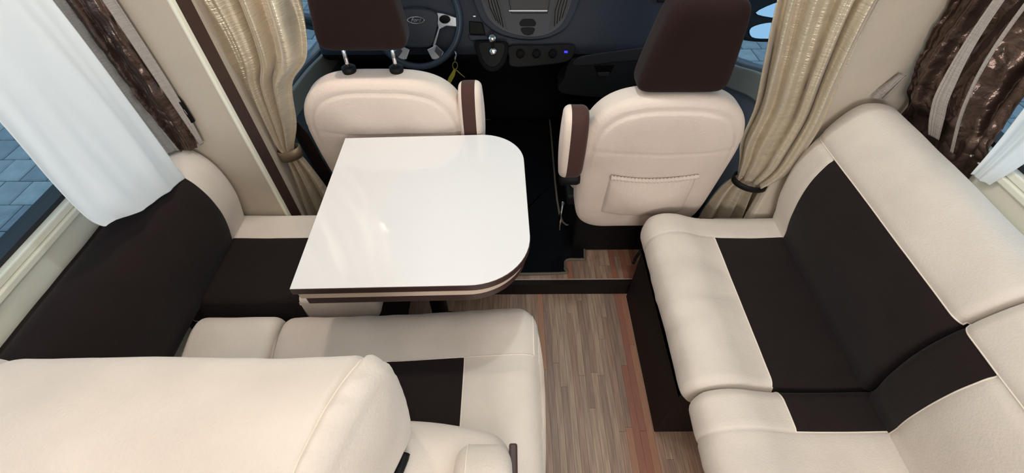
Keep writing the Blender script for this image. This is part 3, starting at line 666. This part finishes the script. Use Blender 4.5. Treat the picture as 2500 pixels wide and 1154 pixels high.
# ---------------------------------------------------------------- cab doors, mirror
def cab_door(side, xi, tops, label_n):
    s = 1 if side == 'right' else -1; sill = tops[1][1]
    D = thing(label_n, (xi, 2.0, FZ), kind='structure')
    FR = Frame((xi, 0, 0), (0, s, 0), (0, 0, 1))
    T = [tuple(q) for q in cr(tops, 6, closed=False)]
    body = [(1.25, 0.0), (2.6, 0.0)]+T[::-1]
    n_ = FR.n.x*s   # +1 when the frame's normal points outwards
    def pl2(name, pts, d0, d1, m, bv):   # depths measured towards the cab
        a, b = sorted((-n_*d0, -n_*d1)); return plate(name, [(s*y, z) for y, z in pts], FR, a, b, m, D, bv)
    pl2('door_panel', body, -0.06, 0.0, DOORG, 0.010)
    pl2('door_upper', [(y, z-0.012) for y, z in T]+[(y, z-0.105) for y, z in T[::-1]], 0.0, 0.020, DOORL, 0.006)
    pl2('door_pocket', [(1.45, 0.15), (2.25, 0.15), (2.2, 0.34), (1.5, 0.36)], 0.0, 0.045, DOORG, 0.01)
    lathe('cup_ring', [(0.040, 0), (0.040, 0.014), (0.034, 0.016), (0.030, 0.004)], (xi-s*0.055, 1.74, sill-0.11), (0, 0, 1), BLACK, D)
    box('cup_shelf', min(xi, xi-s*0.105), max(xi, xi-s*0.105), 1.67, 1.83, sill-0.15, sill-0.11, DOORG, D, 0.01)
    x0, x1 = sorted((xi+s*0.02, xi+s*0.024)); box('pane', x0, x1, 1.25, 2.55, tops[2][1]-0.02, 1.55, GLASS, D)
    tube('window_frame', [(xi+s*0.02, 1.26, sill), (xi+s*0.02, 1.26, 1.58), (xi+s*0.02, 2.0, 1.60), (xi+s*0.02, 2.62, tops[-1][1])], 0.022, BLACK, D)
cab_door('left', -0.85, [(1.25, 0.72), (1.5, 0.69), (1.75, 0.665), (2.07, 0.62), (2.6, 0.60)], 'door_1')
cab_door('right', 0.90, [(1.25, 0.84), (1.45, 0.805), (1.67, 0.725), (1.9, 0.675), (2.6, 0.66)], 'door_2')
def mirror(sx, fr, outline, glass, label):
    m = thing('wing_mirror', fr.o, label, 'mirror', 'wing mirrors')
    plate('housing', [tuple(q) for q in cr([meet(fr, *q) for q in outline], 4)], fr, -0.09, 0.0, BLACK, m, 0.012)
    for g in glass: plate('mirror_glass', [tuple(q) for q in cr([meet(fr, *q) for q in g], 4)], fr, 0.002, 0.006, MIRG, m, 0.001)
    return m
mR = mirror(1, Frame((1.22, 2.24, 0.68), (1, 0.25, 0), (0, 0.35, 1)), [(1826, -40), (1822, 40), (1818, 85), (1836, 100), (1900, 108), (1930, 100), (1935, -40)],
       [[(1843, 30), (1900, 8), (1920, 20), (1918, 50), (1890, 48)], [(1835, 66), (1880, 58), (1918, 70), (1916, 98), (1880, 98), (1838, 90)]], 'black wing mirror outside the right cab door window')
tube('mirror_arm', [(0.935, 2.28, 0.64), (1.10, 2.30, 0.64), (1.24, 2.30, 0.64)], 0.025, BLACK, mR)
mL = thing('wing_mirror', (-1.15, 2.6, 0.5), 'black wing mirror arm outside the left cab door window', 'mirror', 'wing mirrors')
tube('mirror_arm', [(-0.885, 2.50, 0.46), (-1.10, 2.58, 0.48), (-1.25, 2.63, 0.50)], 0.022, BLACK, mL)
ML = Frame((-1.18, 2.62, 0.5), (1, -0.1, 0), (0, 0.1, 1))
plate('mirror_bar', [meet(ML, *q) for q in [(700, 33), (752, 42), (775, 48), (780, 78), (740, 70), (700, 62)]], ML, -0.06, 0.0, DASH, mL, 0.006)
# seat belt beside left seat
sb = thing('seat_belt', (-0.68, 1.28, 0.4), 'dark brown seat belt strap behind the tied left curtain', 'seat belt')
def at_y(px, py, Y):
    fr = Frame((0, Y, 0), (1, 0, 0), (0, 0, 1)); a, b = meet(fr, px, py); return Vector((a, Y, b))
pts = [at_y(708, 300, 1.32), at_y(735, 330, 1.32), at_y(790, 425, 1.30), at_y(830, 500, 1.30)]
vv = []; ff = []
for i, p in enumerate(pts):
    for dx in (-0.022, 0.026): vv += [p+Vector((dx, 0, 0)), p+Vector((dx, 0.003, 0))]
for i in range(len(pts)-1):
    a = i*4; ff += [(a, a+2, a+6, a+4), (a+1, a+5, a+7, a+3), (a, a+4, a+5, a+1), (a+2, a+3, a+7, a+6)]
build('webbing', vv, ff, HEAD, sb)

# ---------------------------------------------------------------- curtains
def Q(px, py, Y): p = at_y(px, py, Y); return p
# gold curtain by the left seat, gathered by a tieback
gl = thing('curtain', (-0.76, 1.22, 0.35), 'champagne satin curtain tied back beside the left cab seat', 'curtain', 'tied cab curtains')
YL = 1.235
def row(z, xl, xr, am, Y, dy=0.0): return (z, xl, Y, xr, Y+dy, am)
cloth('upper_drape', [row(1.60, -0.83, -0.50, 0.020, YL), row(1.30, -0.83, -0.52, 0.020, YL), row(1.14, -0.820, -0.545, 0.024, YL), row(0.97, -0.815, -0.585, 0.023, YL), row(0.88, -0.815, -0.66, 0.019, YL), row(0.74, -0.815, -0.695, 0.013, YL), row(0.65, -0.800, -0.735, 0.010, YL), row(0.625, -0.785, -0.735, 0.008, YL)], GOLD, gl, 3.6, seed=2)
cloth('lower_drape', [row(0.63, -0.785, -0.732, 0.008, YL), row(0.58, -0.79, -0.715, 0.011, YL), row(0.48, -0.80, -0.69, 0.015, YL), row(0.30, -0.83, -0.66, 0.018, YL), row(0.10, -0.83, -0.64, 0.02, YL)], GOLD, gl, 3.2, seed=7)
def band(name, cx, cy, z, hx, hy, h, tilt, m, parent):
    n = 32; v = []; f = []
    for k in range(n):
        a = 2*pi*k/n; x = hx*math.cos(a); y = hy*math.sin(a)
        for dz, rr in ((-h, 1), (h, 1), (h, 0.9), (-h, 0.9)): v.append(Vector((cx+x*rr, cy+y*rr, z+dz+tilt*x)))
    for k in range(n):
        a, b = k*4, ((k+1) % n)*4; f += [(a, b, b+1, a+1), (a+1, b+1, b+2, a+2), (a+2, b+2, b+3, a+3), (a+3, b+3, b, a)]
    return build(name, v, f, m, parent)
band('tieback', -0.757, YL, 0.625, 0.042, 0.026, 0.020, 0.25, TIE, gl)
grt = thing('curtain', (0.80, 1.17, 0.35), 'champagne satin curtain with black tieback beside the right cab seat', 'curtain', 'tied cab curtains')
YR = 1.15
def rr_(z, xl, xr, am, yl, yr): return (z, xl, yl, xr, yr, am)
cloth('upper_drape', [rr_(1.60, 0.635, 0.84, 0.017, 1.12, 1.035), rr_(1.30, 0.635, 0.83, 0.018, 1.12, 1.035), rr_(1.18, 0.638, 0.825, 0.018, 1.12, 1.035), rr_(1.0, 0.685, 0.845, 0.018, 1.13, 1.035), rr_(0.87, 0.72, 0.865, 0.017, 1.14, 1.036), rr_(0.75, 0.725, 0.868, 0.016, 1.14, 1.042), rr_(0.67, 0.748, 0.858, 0.013, 1.14, 1.05), rr_(0.60, 0.765, 0.835, 0.009, 1.14, 1.075)], GOLD, grt, 4.2, seed=12)
cloth('lower_drape', [rr_(0.60, 0.77, 0.838, 0.009, 1.14, 1.095), rr_(0.53, 0.745, 0.87, 0.014, 1.15, 1.14), rr_(0.42, 0.725, 0.885, 0.018, 1.15, 1.15), rr_(0.25, 0.71, 0.90, 0.02, 1.15, 1.15), rr_(0.10, 0.70, 0.90, 0.02, 1.15, 1.15)], GOLD, grt, 3.6, seed=15)
band('tieback', 0.806, 1.115, 0.592, 0.062, 0.045, 0.010, -0.15, BLACK, grt)

# window curtains: rows run along Y near the side walls
def wrow(z, x, y0, y1, am, dx=0.0): return (z, x, y0, x+dx, y1, am)
s1 = thing('sheer_curtain', (-0.95, 0.86, 0.74), 'white sheer curtain hanging over the left window', 'curtain')
def hem(p, u, t):
    w_ = max(0, (t-0.6)/0.4); p.z += w_*(0.026-0.072*u+0.02*math.cos(u*pi)**2*(1-u)); return p
SX = -0.912
cloth('drape', [wrow(1.45, SX, 0.69, 0.957, 0.006), wrow(1.2, SX, 0.69, 0.957, 0.007), wrow(1.0, SX, 0.675, 0.956, 0.008), wrow(0.90, SX, 0.672, 0.955, 0.008), wrow(0.84, SX, 0.68, 0.954, 0.007), wrow(0.805, SX, 0.69, 0.954, 0.006)], SHEER, s1, 1.3, seed=20, shape=hem, thick=0.0008, nv=70)
s2 = thing('satin_curtain', (-0.95, 1.04, 0.8), 'grey and shiny brown satin curtain between white sheer and left partition', 'curtain')
cloth('linen_edge', [(1.45, -1.01, 0.99, -0.968, 1.035, 0.003), (1.0, -1.00, 0.99, -0.962, 1.035, 0.003), (0.80, -0.985, 0.99, -0.945, 1.03, 0.003)], LINEN, s2, 0.6, nu=40, seed=22)
cloth('satin_panel', [(1.45, -0.968, 1.035, -0.902, 1.045, 0.006), (1.0, -0.962, 1.035, -0.895, 1.045, 0.007), (0.85, -0.950, 1.032, -0.892, 1.045, 0.007), (0.79, -0.945, 1.03, -0.905, 1.045, 0.005)], BROWNS, s2, 1.2, nu=90, nv=150, seed=25, crk=0.006)
cloth('linen_return', [(1.45, -0.902, 1.048, -0.890, 1.066, 0.002), (1.0, -0.896, 1.048, -0.882, 1.066, 0.002), (0.80, -0.893, 1.05, -0.889, 1.06, 0.001)], LINEN, s2, 0.5, nu=20, seed=26)
tube('strap', [(-0.905, 1.068, 1.00), (-0.885, 1.066, 0.93), (-0.885, 1.066, 0.87)], 0.008, BLACK, s2)
s3 = thing('satin_curtain', (0.97, 0.95, 0.9), 'shiny brown satin curtain bunched above the right sofa corner', 'curtain')
cloth('satin_panel', [(1.50, 0.985, 1.066, 1.075, 0.845, 0.015), (1.25, 0.99, 1.064, 1.075, 0.84, 0.017), (1.08, 1.003, 1.060, 1.075, 0.82, 0.015), (0.98, 1.03, 1.055, 1.08, 0.80, 0.010), (0.93, 1.062, 1.05, 1.086, 0.79, 0.005), (0.87, 1.074, 1.05, 1.089, 0.79, 0.003)], BROWNS, s3, 2.6, seed=31, nu=200, nv=150, crk=0.008)
cloth('linen_edge', [(1.50, 0.975, 0.955, 0.982, 0.94, 0.001), (1.2, 0.98, 0.945, 0.988, 0.928, 0.002), (1.05, 0.995, 0.935, 1.008, 0.908, 0.003), (0.98, 1.02, 0.93, 1.035, 0.90, 0.003), (0.92, 1.055, 0.925, 1.066, 0.90, 0.002)], LINEN, s3, 0.5, nu=30, seed=33)
cloth('linen_edge', [(1.50, 0.985, 0.90, 0.988, 0.893, 0.001), (1.2, 0.99, 0.89, 0.993, 0.883, 0.001), (1.05, 1.01, 0.87, 1.013, 0.863, 0.001), (0.92, 1.064, 0.855, 1.067, 0.848, 0.001)], LINEN, s3, 0.5, nu=20, seed=35)
cloth('linen_tail', [(1.005, 1.005, 1.068, 1.015, 1.050, 0.003), (0.965, 0.985, 1.068, 1.008, 1.050, 0.005), (0.935, 0.975, 1.070, 1.01, 1.055, 0.004)], LINEN, s3, 1.4, nu=30, seed=34, crk=0.004)
s4 = thing('sheer_curtain', (1.06, 0.78, 0.90), 'white sheer curtain hanging beside the right window', 'curtain')
cloth('drape', [(1.50, 1.04, 0.80, 1.075, 0.67, 0.006), (1.2, 1.045, 0.80, 1.08, 0.70, 0.006), (1.0, 1.068, 0.79, 1.085, 0.725, 0.004), (0.91, 1.074, 0.785, 1.087, 0.745, 0.003)], SHEER, s4, 1.4, nu=60, seed=36, thick=0.0008)

# ceiling lamps (above the frame, mirrored in the table top)
for i, (x, y, m_) in enumerate([(-0.633, 1.622, 0), (-0.656, 1.590, 0)]):
    lp = thing('spotlight', (x, y, 1.62), ['front','rear'][i]+' small round spotlight under the cab overhead', 'lamp', 'cab overhead spotlights')
    lathe('bezel', [(0.011, 0), (0.013, -0.004), (0.011, -0.006)], (x, y, 1.62), (0, 0, 1), CHROME, lp)
    e = lathe('bulb', [(0.006, -0.016), (0.010, -0.014), (0.010, -0.006)], (x, y, 1.62), (0, 0, 1), mat('lamp_glow', (255, 240, 220), 0.5, emit=(255, 238, 215), estr=70), lp, 16)
